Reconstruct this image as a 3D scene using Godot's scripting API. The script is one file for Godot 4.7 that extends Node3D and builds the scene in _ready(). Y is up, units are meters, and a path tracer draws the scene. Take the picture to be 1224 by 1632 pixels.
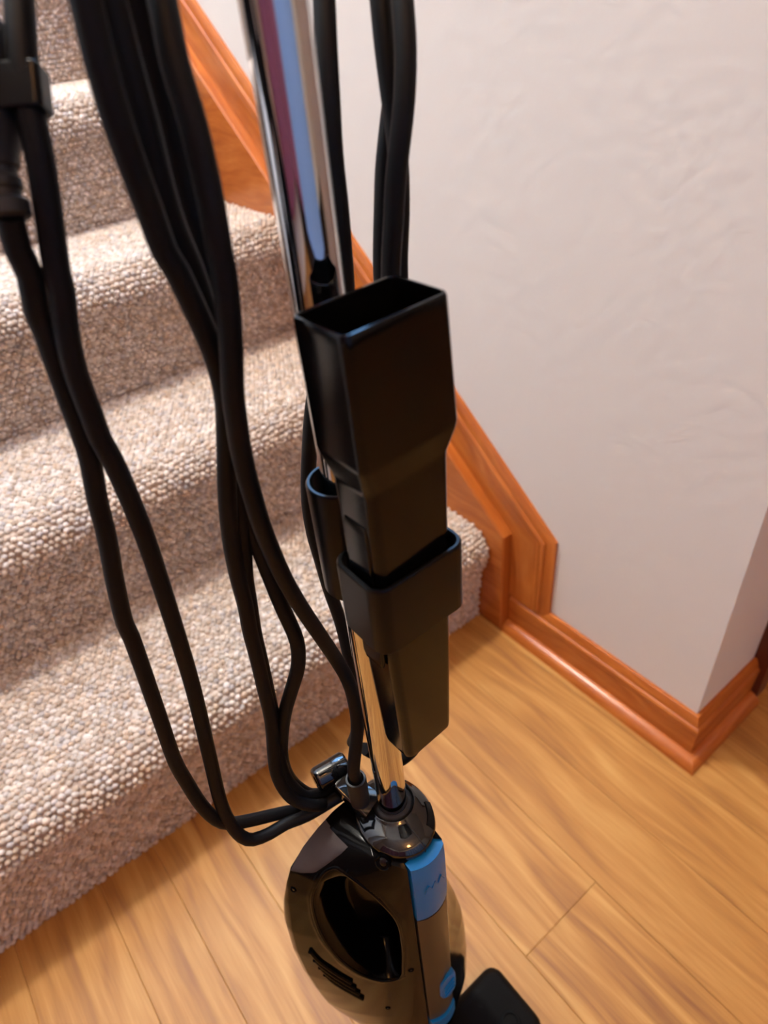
extends Node3D

# ---------------------------------------------------------------- mesh helpers
class Tris:
	# collects triangles (given counter-clockwise seen from outside) and commits them with normals that are split at sharp edges
	var p := PackedVector3Array()
	var uv := PackedVector2Array()

	func tri(a: Vector3, b: Vector3, c: Vector3, ua := Vector2.ZERO, ub := Vector2.ZERO, uc := Vector2.ZERO) -> void:
		if (b - a).cross(c - a).length_squared() < 1e-20:
			return
		p.append(a); p.append(c); p.append(b)
		uv.append(ua); uv.append(uc); uv.append(ub)

	func quad(a: Vector3, b: Vector3, c: Vector3, d: Vector3, ua := Vector2.ZERO, ub := Vector2.ZERO, uc := Vector2.ZERO, ud := Vector2.ZERO) -> void:
		tri(a, b, c, ua, ub, uc)
		tri(a, c, d, ua, uc, ud)

	func loft(rings: Array, cap_start := true, cap_end := true, closed := true) -> void:
		# rings run counter-clockwise seen from the end they travel towards
		for i in rings.size() - 1:
			var r0: PackedVector3Array = rings[i]
			var r1: PackedVector3Array = rings[i + 1]
			var n := r0.size()
			for j in (n if closed else n - 1):
				var k := (j + 1) % n
				quad(r0[j], r0[k], r1[k], r1[j])
		if cap_start:
			fan(rings[0], true)
		if cap_end:
			fan(rings[rings.size() - 1], false)

	func fan(r: PackedVector3Array, flip: bool) -> void:
		var c := Vector3.ZERO
		for q in r:
			c += q
		c /= r.size()
		for j in r.size():
			var k := (j + 1) % r.size()
			if flip:
				tri(c, r[k], r[j])
			else:
				tri(c, r[j], r[k])

	func turned(xf: Transform3D) -> Tris:
		for i in p.size():
			p[i] = xf * p[i]
		return self

	func add(o: Tris, xf := Transform3D.IDENTITY) -> void:
		for i in o.p.size():
			p.append(xf * o.p[i])
			uv.append(o.uv[i])

	func mesh(angle := 38.0) -> ArrayMesh:
		var n := p.size()
		var face := PackedVector3Array()
		face.resize(n / 3)
		var at := {}
		for t in n / 3:
			var fn := (p[t * 3 + 2] - p[t * 3]).cross(p[t * 3 + 1] - p[t * 3])
			face[t] = fn
			for k in 3:
				var key := Vector3i((p[t * 3 + k] * 40000.0).round())
				if not at.has(key):
					at[key] = PackedInt32Array()
				at[key].append(t)
		var nor := PackedVector3Array()
		nor.resize(n)
		var lim := cos(deg_to_rad(angle))
		for t in n / 3:
			var me := face[t].normalized()
			for k in 3:
				var s := Vector3.ZERO
				for o in at[Vector3i((p[t * 3 + k] * 40000.0).round())]:
					if face[o].normalized().dot(me) > lim:
						s += face[o]
				nor[t * 3 + k] = s.normalized()
		var a := []
		a.resize(Mesh.ARRAY_MAX)
		a[Mesh.ARRAY_VERTEX] = p
		a[Mesh.ARRAY_NORMAL] = nor
		a[Mesh.ARRAY_TEX_UV] = uv
		var m := ArrayMesh.new()
		m.add_surface_from_arrays(Mesh.PRIMITIVE_TRIANGLES, a)
		return m


func box(lo: Vector3, hi: Vector3, bev := 0.0) -> Tris:
	var t := Tris.new()
	if bev <= 0.0:
		t.loft([rect_ring(lo, hi, 0.0, lo.y), rect_ring(lo, hi, 0.0, hi.y)])
		return t
	t.loft([rect_ring(lo, hi, bev, lo.y), rect_ring(lo, hi, 0.0, lo.y + bev), rect_ring(lo, hi, 0.0, hi.y - bev), rect_ring(lo, hi, bev, hi.y)])
	return t

func rect_ring(lo: Vector3, hi: Vector3, b: float, y: float) -> PackedVector3Array:
	return PackedVector3Array([Vector3(lo.x + b, y, hi.z - b), Vector3(hi.x - b, y, hi.z - b), Vector3(hi.x - b, y, lo.z + b), Vector3(lo.x + b, y, lo.z + b)])

func round_rect(cx: float, cz: float, hx: float, hz: float, r: float, y: float, seg := 5) -> PackedVector3Array:
	# counter-clockwise seen from above (+y)
	var o := PackedVector3Array()
	var c := [Vector2(cx + hx - r, cz + hz - r), Vector2(cx + hx - r, cz - hz + r), Vector2(cx - hx + r, cz - hz + r), Vector2(cx - hx + r, cz + hz - r)]
	for q in 4:
		for i in seg + 1:
			var a: float = PI / 2.0 - (q + float(i) / seg) * PI / 2.0
			var cc: Vector2 = c[q]
			o.append(Vector3(cc.x + r * cos(a), y, cc.y + r * sin(a)))
	return o

func ellipse(cx: float, cz: float, rx: float, rz: float, y: float, seg := 32) -> PackedVector3Array:
	var o := PackedVector3Array()
	for i in seg:
		var a := -TAU * i / seg
		o.append(Vector3(cx + rx * cos(a), y, cz + rz * sin(a)))
	return o

func lathe(profile: Array, seg := 32) -> Tris:
	# profile of Vector2(radius, y), from bottom to top along the outside
	var t := Tris.new()
	var rings := []
	for v: Vector2 in profile:
		rings.append(ellipse(0, 0, maxf(v.x, 1e-5), maxf(v.x, 1e-5), v.y, seg))
	t.loft(rings)
	return t

func spline(pts: Array, step: float) -> PackedVector3Array:
	var o := PackedVector3Array()
	for i in pts.size() - 1:
		var a: Vector3 = pts[maxi(i - 1, 0)]
		var b: Vector3 = pts[i]
		var c: Vector3 = pts[i + 1]
		var d: Vector3 = pts[mini(i + 2, pts.size() - 1)]
		var n := maxi(1, int(ceil(b.distance_to(c) / step)))
		for k in n:
			o.append(b.cubic_interpolate(c, a, d, float(k) / n))
	o.append(pts[pts.size() - 1])
	return o

func sweep(path: PackedVector3Array, r: float, seg := 14) -> Tris:
	var t := Tris.new()
	var rings := []
	var up := Vector3.RIGHT
	for i in path.size():
		var d := (path[mini(i + 1, path.size() - 1)] - path[maxi(i - 1, 0)]).normalized()
		up = (up - d * up.dot(d)).normalized()
		var side := d.cross(up)
		var ring := PackedVector3Array()
		for k in seg:
			var a := TAU * k / seg
			ring.append(path[i] + (up * cos(a) + side * sin(a)) * r)
		rings.append(ring)
	t.loft(rings)
	return t

func profile_sweep(prof: Array, at: Array) -> Tris:
	# prof: Vector2 list (out, up); at: list of [origin, out vector, up vector], mitred by the caller
	var t := Tris.new()
	var along := 0.0
	for i in at.size() - 1:
		var len0: float = (at[i + 1][0] - at[i][0]).length()
		var girth := 0.0
		for j in prof.size() - 1:
			var q := []
			var g1: float = girth + prof[j + 1].distance_to(prof[j])
			for e in [[i, j], [i, j + 1], [i + 1, j + 1], [i + 1, j]]:
				var f: Array = at[e[0]]
				var v: Vector2 = prof[e[1]]
				q.append(f[0] + f[1] * v.x + f[2] * v.y)
			t.quad(q[0], q[3], q[2], q[1], Vector2(girth, along), Vector2(girth, along + len0), Vector2(g1, along + len0), Vector2(g1, along))
			girth = g1
		along += len0
	for e in [0, at.size() - 1]:
		var ring := PackedVector3Array()
		for v: Vector2 in prof:
			ring.append(at[e][0] + at[e][1] * v.x + at[e][2] * v.y)
		t.fan(ring, e == 0)
	return t

func prism(poly: PackedVector2Array, x0: float, x1: float, bev := 0.0) -> Tris:
	# convex or concave outline in (z, y), given clockwise seen from -x; solid from x0 to x1 (x0 < x1), its -x face bevelled
	var t := Tris.new()
	var n := poly.size()
	var inner := PackedVector2Array()
	for i in n:
		var e0 := (poly[i] - poly[(i + n - 1) % n]).normalized()
		var e1 := (poly[(i + 1) % n] - poly[i]).normalized()
		var n0 := Vector2(e0.y, -e0.x)
		var n1 := Vector2(e1.y, -e1.x)
		inner.append(poly[i] + (n0 + n1) / (1.0 + n0.dot(n1)) * bev)
	var f := func(v: Vector2, x: float) -> Vector3: return Vector3(x, v.y, v.x)
	for i in n:
		var k := (i + 1) % n
		t.quad(f.call(poly[i], x0 + bev), f.call(poly[k], x0 + bev), f.call(poly[k], x1), f.call(poly[i], x1), Vector2(0, poly[i].x), Vector2(0, poly[k].x), Vector2(.02, poly[k].x), Vector2(.02, poly[i].x))
		if bev > 0.0:
			t.quad(f.call(inner[i], x0), f.call(inner[k], x0), f.call(poly[k], x0 + bev), f.call(poly[i], x0 + bev), Vector2(0, poly[i].x), Vector2(0, poly[k].x), Vector2(.02, poly[k].x), Vector2(.02, poly[i].x))
	var ix := Geometry2D.triangulate_polygon(inner)
	for i in range(0, ix.size(), 3):
		for s in [[x0, 0], [x1, 1]]:
			var a: Vector3 = f.call(inner[ix[i]] if s[1] == 0 else poly[ix[i]], s[0])
			var b: Vector3 = f.call(inner[ix[i + 1]] if s[1] == 0 else poly[ix[i + 1]], s[0])
			var c: Vector3 = f.call(inner[ix[i + 2]] if s[1] == 0 else poly[ix[i + 2]], s[0])
			var out: bool = (b - a).cross(c - a).x < 0.0
			if out == (s[1] == 0):
				t.tri(a, b, c, Vector2(a.y, a.z), Vector2(b.y, b.z), Vector2(c.y, c.z))
			else:
				t.tri(a, c, b, Vector2(a.y, a.z), Vector2(c.y, c.z), Vector2(b.y, b.z))
	return t

# ---------------------------------------------------------------- scene helpers
func obj(called: String, m: Mesh, mat: Material, parent: Node = self) -> MeshInstance3D:
	var o := MeshInstance3D.new()
	o.name = called
	o.mesh = m
	o.material_override = mat
	parent.add_child(o, true)
	return o

func thing(called: String, label: String, category: String, at := Vector3.ZERO) -> Node3D:
	var o := Node3D.new()
	o.name = called
	o.position = at
	o.set_meta("label", label)
	o.set_meta("category", category)
	add_child(o, true)
	return o

func struct(called: String, m: Mesh, mat: Material) -> MeshInstance3D:
	var o := obj(called, m, mat)
	o.set_meta("kind", "structure")
	return o

func mat(c: Color, rough: float, metal := 0.0) -> StandardMaterial3D:
	var m := StandardMaterial3D.new()
	m.albedo_color = c
	m.roughness = rough
	m.metallic = metal
	return m

func noise(sd: int, f: float, oct := 3) -> FastNoiseLite:
	var n := FastNoiseLite.new()
	n.seed = sd
	n.noise_type = FastNoiseLite.TYPE_SIMPLEX_SMOOTH
	n.frequency = f
	n.fractal_octaves = oct
	return n

func wood_texture(sd: int, w: int, h: int, light: Color, mid: Color, dark: Color, figure: float) -> ImageTexture:
	# grain runs along v
	var a := noise(sd, 1.0, 3)
	var b := noise(sd + 7, 1.0, 2)
	var c := noise(sd + 13, 1.0, 2)
	var d := PackedByteArray()
	d.resize(w * h * 3)
	var i := 0
	for y in h:
		var v := float(y) / h
		for x in w:
			var u := float(x) / w
			var warp := b.get_noise_2d(u * 2.0, v * 5.0) * 0.18
			var big := a.get_noise_2d((u + warp) * 4.5, v * 6.0 + 11.0)
			var band := a.get_noise_2d((u + warp * .6) * 10.0, v * 2.6 + 40.0)
			var fine := c.get_noise_2d(u * 70.0, v * 30.0)
			var f := clampf(0.42 + figure * (big * 1.1 + band * 0.75) + fine * 0.16, 0.0, 1.0)
			var col := light.lerp(mid, f * 2.0) if f < 0.5 else mid.lerp(dark, f * 2.0 - 1.0)
			d[i] = int(col.r * 255.0); d[i + 1] = int(col.g * 255.0); d[i + 2] = int(col.b * 255.0)
			i += 3
	var img := Image.create_from_data(w, h, false, Image.FORMAT_RGB8, d)
	return ImageTexture.create_from_image(img)

func bump_texture(sd: int, f: float, strength: float) -> NoiseTexture2D:
	var t := NoiseTexture2D.new()
	t.width = 512
	t.height = 512
	t.seamless = true
	t.as_normal_map = true
	t.bump_strength = strength
	t.noise = noise(sd, f, 3)
	return t

func rgb(r: int, g: int, b: int) -> Color:
	return Color(r / 255.0, g / 255.0, b / 255.0)

# ---------------------------------------------------------------- measures
const RISE := 0.185
const RUN := 0.225
const FIRST := 0.3656
const VAC := Vector3(-0.482, 0.0, 0.010)
const TX := 0.0086      # handle tube axis, in the vacuum's own axes
const TZ := -0.0005

var M := {}

func _ready() -> void:
	seed(7)
	camera_and_light()
	materials()
	room()
	stairs()
	trims()
	planks()
	vacuum()
	crevice_tool()
	cords()
	fittings()

func camera_and_light() -> void:
	var cam := Camera3D.new()
	cam.name = "camera"
	var ca := CameraAttributesPhysical.new()
	ca.frustum_focal_length = 17.5 / tan(deg_to_rad(73.858 / 2.0))
	ca.frustum_focus_distance = 0.36
	ca.frustum_near = 0.02
	ca.frustum_far = 50.0
	ca.exposure_aperture = 9.0
	cam.attributes = ca
	cam.fov = 73.858
	cam.near = 0.02
	cam.far = 50.0
	cam.transform = Transform3D(Basis.from_euler(Vector3(-0.6725, -0.6070, -0.1074), EULER_ORDER_YXZ), Vector3(-0.5851, 0.8557, 0.1945))
	add_child(cam)
	cam.current = true

	var we := WorldEnvironment.new()
	we.name = "world"
	var e := Environment.new()
	e.background_mode = Environment.BG_SKY
	var sky := Sky.new()
	var sm := ProceduralSkyMaterial.new()
	sm.sky_top_color = rgb(120, 160, 225)
	sm.sky_horizon_color = rgb(190, 208, 235)
	sm.ground_bottom_color = rgb(90, 95, 90)
	sm.ground_horizon_color = rgb(150, 160, 165)
	sky.sky_material = sm
	e.sky = sky
	e.background_energy_multiplier = 1.2
	e.tonemap_mode = Environment.TONE_MAPPER_LINEAR
	e.tonemap_exposure = 1.0
	e.sdfgi_enabled = true
	e.ssao_enabled = true
	e.ssil_enabled = true
	we.environment = e
	add_child(we)

	# daylight through the skylight over the stairs
	var al := AreaLight3D.new()
	al.name = "skylight_daylight"
	al.area_size = Vector2(1.06, 1.16)
	al.light_color = Color(0.66, 0.82, 1.0)
	al.light_energy = 3.0
	al.area_range = 12.0
	al.area_attenuation = 2.0
	al.shadow_enabled = true
	al.transform = Transform3D(Basis.looking_at(Vector3.DOWN, Vector3.FORWARD), Vector3(-0.63, 3.09, -2.05))
	add_child(al)
	# and through the window high in the right wall
	var a2 := AreaLight3D.new()
	a2.name = "window_daylight"
	a2.area_size = Vector2(0.74, 0.79)
	a2.light_color = Color(0.50, 0.74, 1.0)
	a2.light_energy = 2.6
	a2.area_range = 12.0
	a2.area_attenuation = 2.0
	a2.shadow_enabled = true
	a2.transform = Transform3D(Basis.looking_at(Vector3.LEFT, Vector3.UP), Vector3(0.025, 1.70, -0.775))
	add_child(a2)

func materials() -> void:
	var wall := mat(rgb(224, 219, 212), 0.8)
	wall.normal_enabled = true
	wall.normal_texture = bump_texture(3, 0.03, 3.0)
	wall.normal_scale = 0.18
	wall.uv1_triplanar = true
	wall.uv1_world_triplanar = true
	wall.uv1_scale = Vector3(2.5, 2.5, 2.5)
	M.wall = wall
	M.ceiling = mat(rgb(235, 232, 226), 0.9)
	var tr := mat(Color.WHITE, 0.26)
	tr.albedo_texture = wood_texture(51, 128, 512, rgb(196, 116, 50), rgb(174, 94, 36), rgb(150, 74, 28), 0.35)
	tr.uv1_scale = Vector3(9.0, 1.0, 1.0)
	M.trim = tr
	M.door = mat(rgb(96, 44, 26), 0.4)
	M.wainscot = mat(rgb(34, 24, 20), 0.6)
	M.curtain = mat(rgb(150, 92, 120), 0.9)
	M.curtain_blue = mat(rgb(140, 180, 240), 0.9)
	M.planks = []
	for k in 4:
		var fl := mat(Color.WHITE, 0.48)
		fl.metallic_specular = 0.4
		fl.albedo_texture = wood_texture(100 + 17 * k, 256, 1024, rgb(190, 143, 79), rgb(166, 115, 56), rgb(126, 82, 44), [0.42, 0.3, 0.5, 0.36][k])
		M.planks.append(fl)
	M.subfloor = mat(rgb(70, 42, 22), 0.9)
	M.carpet_back = mat(rgb(176, 154, 136), 1.0)
	var lp := mat(Color.WHITE, 1.0)
	lp.vertex_color_use_as_albedo = true
	lp.rim_enabled = true
	lp.rim = 0.25
	M.loop = lp
	M.gloss = mat(rgb(9, 8, 8), 0.09)
	M.gloss.metallic_specular = 0.16
	M.shine = mat(rgb(10, 10, 10), 0.06)
	M.shine.metallic_specular = 0.6
	M.recess = mat(rgb(4, 4, 5), 0.12)
	M.recess.metallic_specular = 0.16
	M.tool = mat(rgb(9, 9, 9), 0.13)
	M.tool.metallic_specular = 0.35
	M.clip = mat(rgb(11, 11, 11), 0.28)
	M.clip.metallic_specular = 0.3
	M.satin = mat(rgb(38, 31, 28), 0.36)
	M.grip = mat(rgb(66, 58, 56), 0.7)
	M.grip.normal_enabled = true
	M.grip.normal_texture = bump_texture(9, 0.2, 8.0)
	M.grip.uv1_triplanar = true
	M.grip.uv1_scale = Vector3(40, 40, 40)
	M.head = mat(rgb(8, 8, 7), 0.55)
	M.head.metallic_specular = 0.25
	M.head.normal_enabled = true
	M.head.normal_texture = bump_texture(10, 0.2, 8.0)
	M.head.normal_scale = 0.6
	M.head.uv1_triplanar = true
	M.head.uv1_scale = Vector3(25, 25, 25)
	M.blue = mat(rgb(12, 112, 180), 0.35)
	M.blue.metallic_specular = 0.3
	M.chrome = mat(rgb(214, 213, 212), 0.035, 1.0)
	M.steel = mat(rgb(120, 118, 115), 0.3, 1.0)
	M.screw = mat(rgb(60, 58, 55), 0.3, 1.0)
	M.cord = mat(rgb(8, 8, 9), 0.55)
	M.cord.metallic_specular = 0.3
	M.rubber = mat(rgb(20, 20, 21), 0.6)
	M.frame = mat(rgb(232, 230, 225), 0.5)
	var gl := mat(Color(0.95, 0.98, 1.0, 0.06), 0.02)
	gl.transparency = BaseMaterial3D.TRANSPARENCY_ALPHA
	M.glass = gl

# ---------------------------------------------------------------- the setting
func room() -> void:
	var wr := Tris.new()
	wr.add(box(Vector3(0, 0, -4.4), Vector3(0.135, 1.25, 0)))
	wr.add(box(Vector3(0, 2.15, -4.4), Vector3(0.135, 5.0, 0)))
	wr.add(box(Vector3(0, 1.25, -4.4), Vector3(0.135, 2.15, -1.2)))
	wr.add(box(Vector3(0, 1.25, -0.35), Vector3(0.135, 2.15, 0)))
	struct("wall_right", wr.mesh(), M.wall)
	var sw := struct("window_2", window_frame(0.85, 0.9).turned(Transform3D(Basis(Vector3.UP, PI / 2), Vector3(0.06, 1.70, -0.775))).mesh(), M.frame)
	obj("window_pane", box(Vector3(0.058, 1.30, -1.15), Vector3(0.063, 2.10, -0.40)).mesh(), M.glass, sw)
	struct("wall_end", box(Vector3(-1.37, 0, -4.52), Vector3(0.135, 5.0, -4.4)).mesh(), M.wall)
	struct("wall_left", box(Vector3(-1.37, 0, -4.4), Vector3(-1.25, 5.0, -0.25)).mesh(), M.wall)
	# ceiling of the stairs, built round the skylight
	var w := Tris.new()
	w.add(box(Vector3(-1.25, 3.1, -2.75), Vector3(0, 3.3, -2.65)))
	w.add(box(Vector3(-1.25, 3.1, -1.45), Vector3(0, 3.3, -0.25)))
	w.add(box(Vector3(-1.25, 3.1, -2.65), Vector3(-1.18, 3.3, -1.45)))
	w.add(box(Vector3(-0.08, 3.1, -2.65), Vector3(0, 3.3, -1.45)))
	struct("ceiling_stairs", w.mesh(), M.ceiling)
	var win := struct("window_1", window_frame(1.1, 1.2).turned(Transform3D(Basis(Vector3.RIGHT, PI / 2), Vector3(-0.63, 3.2, -2.05))).mesh(), M.frame)
	obj("window_pane", box(Vector3(-1.13, 3.198, -2.6), Vector3(-0.13, 3.203, -1.5)).mesh(), M.glass, win)
	struct("wall_header", box(Vector3(-1.25, 3.3, -2.87), Vector3(0, 5.0, -2.75)).mesh(), M.wall)
	struct("ceiling", box(Vector3(-1.37, 5.0, -4.52), Vector3(0.135, 5.1, -2.75)).mesh(), M.ceiling)
	struct("ceiling_lower", box(Vector3(-2.72, 3.1, -0.25), Vector3(1.32, 3.2, 1.95)).mesh(), M.ceiling)
	struct("wall_outer_left", box(Vector3(-2.72, 0, -0.25), Vector3(-2.6, 3.1, 1.83)).mesh(), M.wall)
	struct("wall_front_left", box(Vector3(-2.6, 0, -0.25), Vector3(-1.37, 3.1, -0.13)).mesh(), M.wall)
	struct("wall_outer_right", box(Vector3(1.2, 0, -0.135), Vector3(1.32, 3.1, 1.83)).mesh(), M.wall)
	# wall with the door beside the wall end
	var f := Tris.new()
	f.add(box(Vector3(0.135, 2.05, -0.13), Vector3(1.2, 3.1, -0.01)))
	f.add(box(Vector3(0.96, 0, -0.13), Vector3(1.2, 2.05, -0.01)))
	struct("wall_front", f.mesh(), M.wall)
	var door := struct("door_1", box(Vector3(0.165, 0.004, -0.09), Vector3(0.95, 2.04, -0.05), 0.003).mesh(), M.door)
	var kn := lathe([Vector2(0.012, 0), Vector2(0.012, 0.02), Vector2(0.026, 0.035), Vector2(0.028, 0.05), Vector2(0.018, 0.062)]).turned(Transform3D(Basis(Vector3.RIGHT, PI / 2), Vector3(0.88, 0.95, -0.05)))
	obj("door_knob", kn.mesh(), M.steel, door)
	# back of the room, with long curtains before it
	struct("wall_back", box(Vector3(-2.72, 0, 1.83), Vector3(1.32, 3.1, 1.95)).mesh(), M.wall)
	struct("trim_wainscot", box(Vector3(-2.6, 0, 1.80), Vector3(1.2, 0.3, 1.83), 0.004).mesh(), M.wainscot)
	struct("trim_curtain", curtain(-2.55, -1.66, 0.26).mesh(80.0), M.curtain)
	struct("trim_curtain_side", curtain(-1.7, -0.2, 0.26).turned(Transform3D(Basis(Vector3.UP, PI / 2), Vector3(-4.28, 0, 0))).mesh(80.0), M.curtain)
	struct("trim_curtain_blue", curtain(-1.62, 0.26, 0.22).mesh(80.0), M.curtain_blue)

func curtain(x0: float, x1: float, y0: float) -> Tris:
	var c := Tris.new()
	var rings := []
	for yy in [y0, 2.3]:
		var ring := PackedVector3Array()
		for i in 61:
			ring.append(Vector3(lerpf(x0, x1, i / 60.0), yy, 1.75 + 0.02 * sin(i * 0.9)))
		for i in 61:
			ring.append(Vector3(lerpf(x1, x0, i / 60.0), yy, 1.744 + 0.02 * sin((60 - i) * 0.9)))
		ring.reverse()
		rings.append(ring)
	c.loft(rings)
	return c

func window_frame(w: float, h: float) -> Tris:
	var t := Tris.new()
	for s in [-1, 1]:
		t.add(box(Vector3(s * w / 2 - (0.05 if s > 0 else 0.0), -h / 2, -0.03), Vector3(s * w / 2 + (0.05 if s < 0 else 0.0), h / 2, 0.03), 0.003))
		t.add(box(Vector3(-w / 2 + 0.05, s * h / 2 - (0.05 if s > 0 else 0.0), -0.03), Vector3(w / 2 - 0.05, s * h / 2 + (0.05 if s < 0 else 0.0), 0.03), 0.003))
	return t

func step_profile(k: int) -> PackedVector2Array:
	# (z, y) from the foot of the riser, over the rounded nose, to the back of the tread
	var z0 := -(FIRST + k * RUN)
	var y0 := k * RISE
	var o := PackedVector2Array()
	o.append(Vector2(z0, y0))
	o.append(Vector2(z0 + 0.004, y0 + 0.06))
	o.append(Vector2(z0 + 0.010, y0 + 0.11))
	var c := Vector2(z0 - 0.016, y0 + RISE - 0.033)
	for i in 9:
		var a := deg_to_rad(-12.0 + 102.0 * i / 8.0)
		o.append(c + Vector2(cos(a) * 0.040, sin(a) * 0.036))
	o.append(Vector2(z0 - 0.07, y0 + RISE + 0.001))
	o.append(Vector2(z0 - RUN, y0 + RISE))
	return o

func stairs() -> void:
	var st := thing("staircase", "carpeted stairs in flecked beige loop pile rising along the white wall", "stairs", Vector3(0, 0, 0))
	var loop := SphereMesh.new()
	loop.radius = 1.0
	loop.height = 2.0
	loop.radial_segments = 8
	loop.rings = 4
	loop.material = M.loop
	var rng := RandomNumberGenerator.new()
	rng.seed = 21
	var tones := [rgb(208, 192, 175), rgb(203, 183, 163), rgb(197, 177, 157), rgb(211, 197, 184), rgb(192, 170, 150), rgb(202, 186, 170), rgb(186, 162, 138), rgb(180, 167, 158)]
	for k in 11:
		var pr := step_profile(k)
		var poly := pr.duplicate()
		poly.append(Vector2(-(FIRST + (k + 1) * RUN), k * RISE - (0.0 if k == 0 else 0.12)))
		if k > 0:
			poly.append(Vector2(-(FIRST + k * RUN), k * RISE - 0.12))
		var s := obj("stair_step", prism(poly, -1.248, -0.029).mesh(), M.carpet_back, st)
		if k > 4:
			continue
		# loops of the pile, in staggered rows that follow the profile
		var xs := []
		var cs := []
		var px := 0.0078
		var row := 0
		var carry := 0.002
		for i in pr.size() - 1:
			var a := pr[i]
			var b := pr[i + 1]
			var l := a.distance_to(b)
			var d := (b - a) / l
			var nrm := Vector2(d.y, -d.x)
			if nrm.dot(Vector2(1, 1)) < 0:
				nrm = -nrm
			while carry < l:
				var q := a + d * carry
				var x := -0.032 - (px * 0.5 if row % 2 == 1 else 0.0)
				var x1 := -1.24
				while x > x1:
					var jx := rng.randf_range(-0.0016, 0.0016)
					var jl := rng.randf_range(-0.0018, 0.0018)
					var sc := rng.randf_range(0.85, 1.15)
					var pos := Vector3(x + jx, q.y + nrm.y * 0.0008 + d.y * jl, q.x + nrm.x * 0.0008 + d.x * jl)
					var bs := Basis(Vector3(0.0043 * sc, 0, 0), Vector3(0, nrm.y, nrm.x) * 0.0040 * rng.randf_range(0.8, 1.2), Vector3(0, d.y, d.x) * 0.0036 * sc)
					bs = bs.rotated(Vector3(0, nrm.y, nrm.x).normalized(), rng.randf_range(-0.7, 0.7))
					xs.append(Transform3D(bs, pos))
					var tone: Color = tones[rng.randi() % 6] if rng.randf() < 0.86 else tones[6 + rng.randi() % 2]
					cs.append((tone * rng.randf_range(0.9, 1.08)).srgb_to_linear())
					x -= px
				row += 1
				carry += 0.0068
			carry -= l
		var mm := MultiMesh.new()
		mm.transform_format = MultiMesh.TRANSFORM_3D
		mm.use_colors = true
		mm.mesh = loop
		mm.instance_count = xs.size()
		for i in xs.size():
			mm.set_instance_transform(i, xs[i])
			mm.set_instance_color(i, cs[i])
		var mi := MultiMeshInstance3D.new()
		mi.name = "carpet_loops"
		mi.multimesh = mm
		mi.set_meta("kind", "stuff")
		s.add_child(mi, true)

const BASE_PROFILE := [Vector2(0, 0), Vector2(0.0105, 0), Vector2(0.012, 0.002), Vector2(0.012, 0.054), Vector2(0.0112, 0.0555), Vector2(0.0112, 0.0575), Vector2(0.0128, 0.0595), Vector2(0.0128, 0.0625), Vector2(0.0112, 0.0655), Vector2(0.0092, 0.067), Vector2(0.0092, 0.0695), Vector2(0.0080, 0.0735), Vector2(0.0058, 0.0775), Vector2(0.0045, 0.0805), Vector2(0.003, 0.081), Vector2(0, 0.081)]

func trims() -> void:
	var up := Vector3.UP
	var path := [[Vector3(0, 0, -0.312), Vector3(-1, 0, 0), up], [Vector3(0, 0, 0), Vector3(-1, 0, 1), up], [Vector3(0.136, 0, 0), Vector3(0, 0, 1), up]]
	struct("baseboard_right", profile_sweep(BASE_PROFILE, path).mesh(25.0), M.trim)
	var qr := []
	qr.append(Vector2(0.0118, 0))
	for i in 9:
		var a := PI / 2.0 * i / 8.0
		qr.append(Vector2(0.0118 + 0.0155 * cos(a), 0.017 * sin(a)))
	struct("trim_1", profile_sweep(qr, path).mesh(50.0), M.trim)
	# the same moulding climbs the wall beside the stairs: up the end of the string, then along the slope
	var sl := Vector2(-0.6242, 0.5076).normalized()   # (z, y) up the slope
	var down := Vector2(-sl.y, sl.x)                    # square to it, towards the stairs
	if down.y > 0:
		down = -down
	var o := Vector3(-1, 0, 0)
	# width direction points from the inner edge to the outer one
	var wv := Vector3(0, 0, 1)
	var wd := Vector3(0, -down.y, -down.x)
	var mit := (wv + wd) / (1.0 + wv.dot(wd))
	var outer := Vector3(0, 0.2205, -0.239)
	var top := outer + Vector3(0, sl.y, sl.x) * 3.4
	var p2 := [[top - wd * 0.081, o, wd], [outer - mit * 0.081, o, mit], [Vector3(0, 0.074, -0.239) - wv * 0.081, o, wv]]
	struct("trim_2", profile_sweep(BASE_PROFILE, p2).mesh(25.0), M.trim)
	# closed string of the stairs, with a plumb cut at its foot
	var a0 := Vector2(-0.313, 0.198)
	var poly := PackedVector2Array([Vector2(-0.313, 0.0), Vector2(-0.75, 0.0), Vector2(-3.1, 1.75), a0 + sl * 3.43, a0])
	struct("trim_3", prism(poly, -0.0285, -0.0005, 0.0025).mesh(25.0), M.trim)
	# casing of the door beside the wall end
	var cas := Tris.new()
	cas.add(box(Vector3(0.137, 0, -0.13), Vector3(0.165, 2.06, 0.02), 0.003))
	cas.add(box(Vector3(0.95, 0, -0.13), Vector3(0.98, 2.06, 0.02), 0.003))
	cas.add(box(Vector3(0.137, 2.04, -0.128), Vector3(0.98, 2.09, 0.021), 0.003))
	struct("trim_4", cas.mesh(), M.door)

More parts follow.
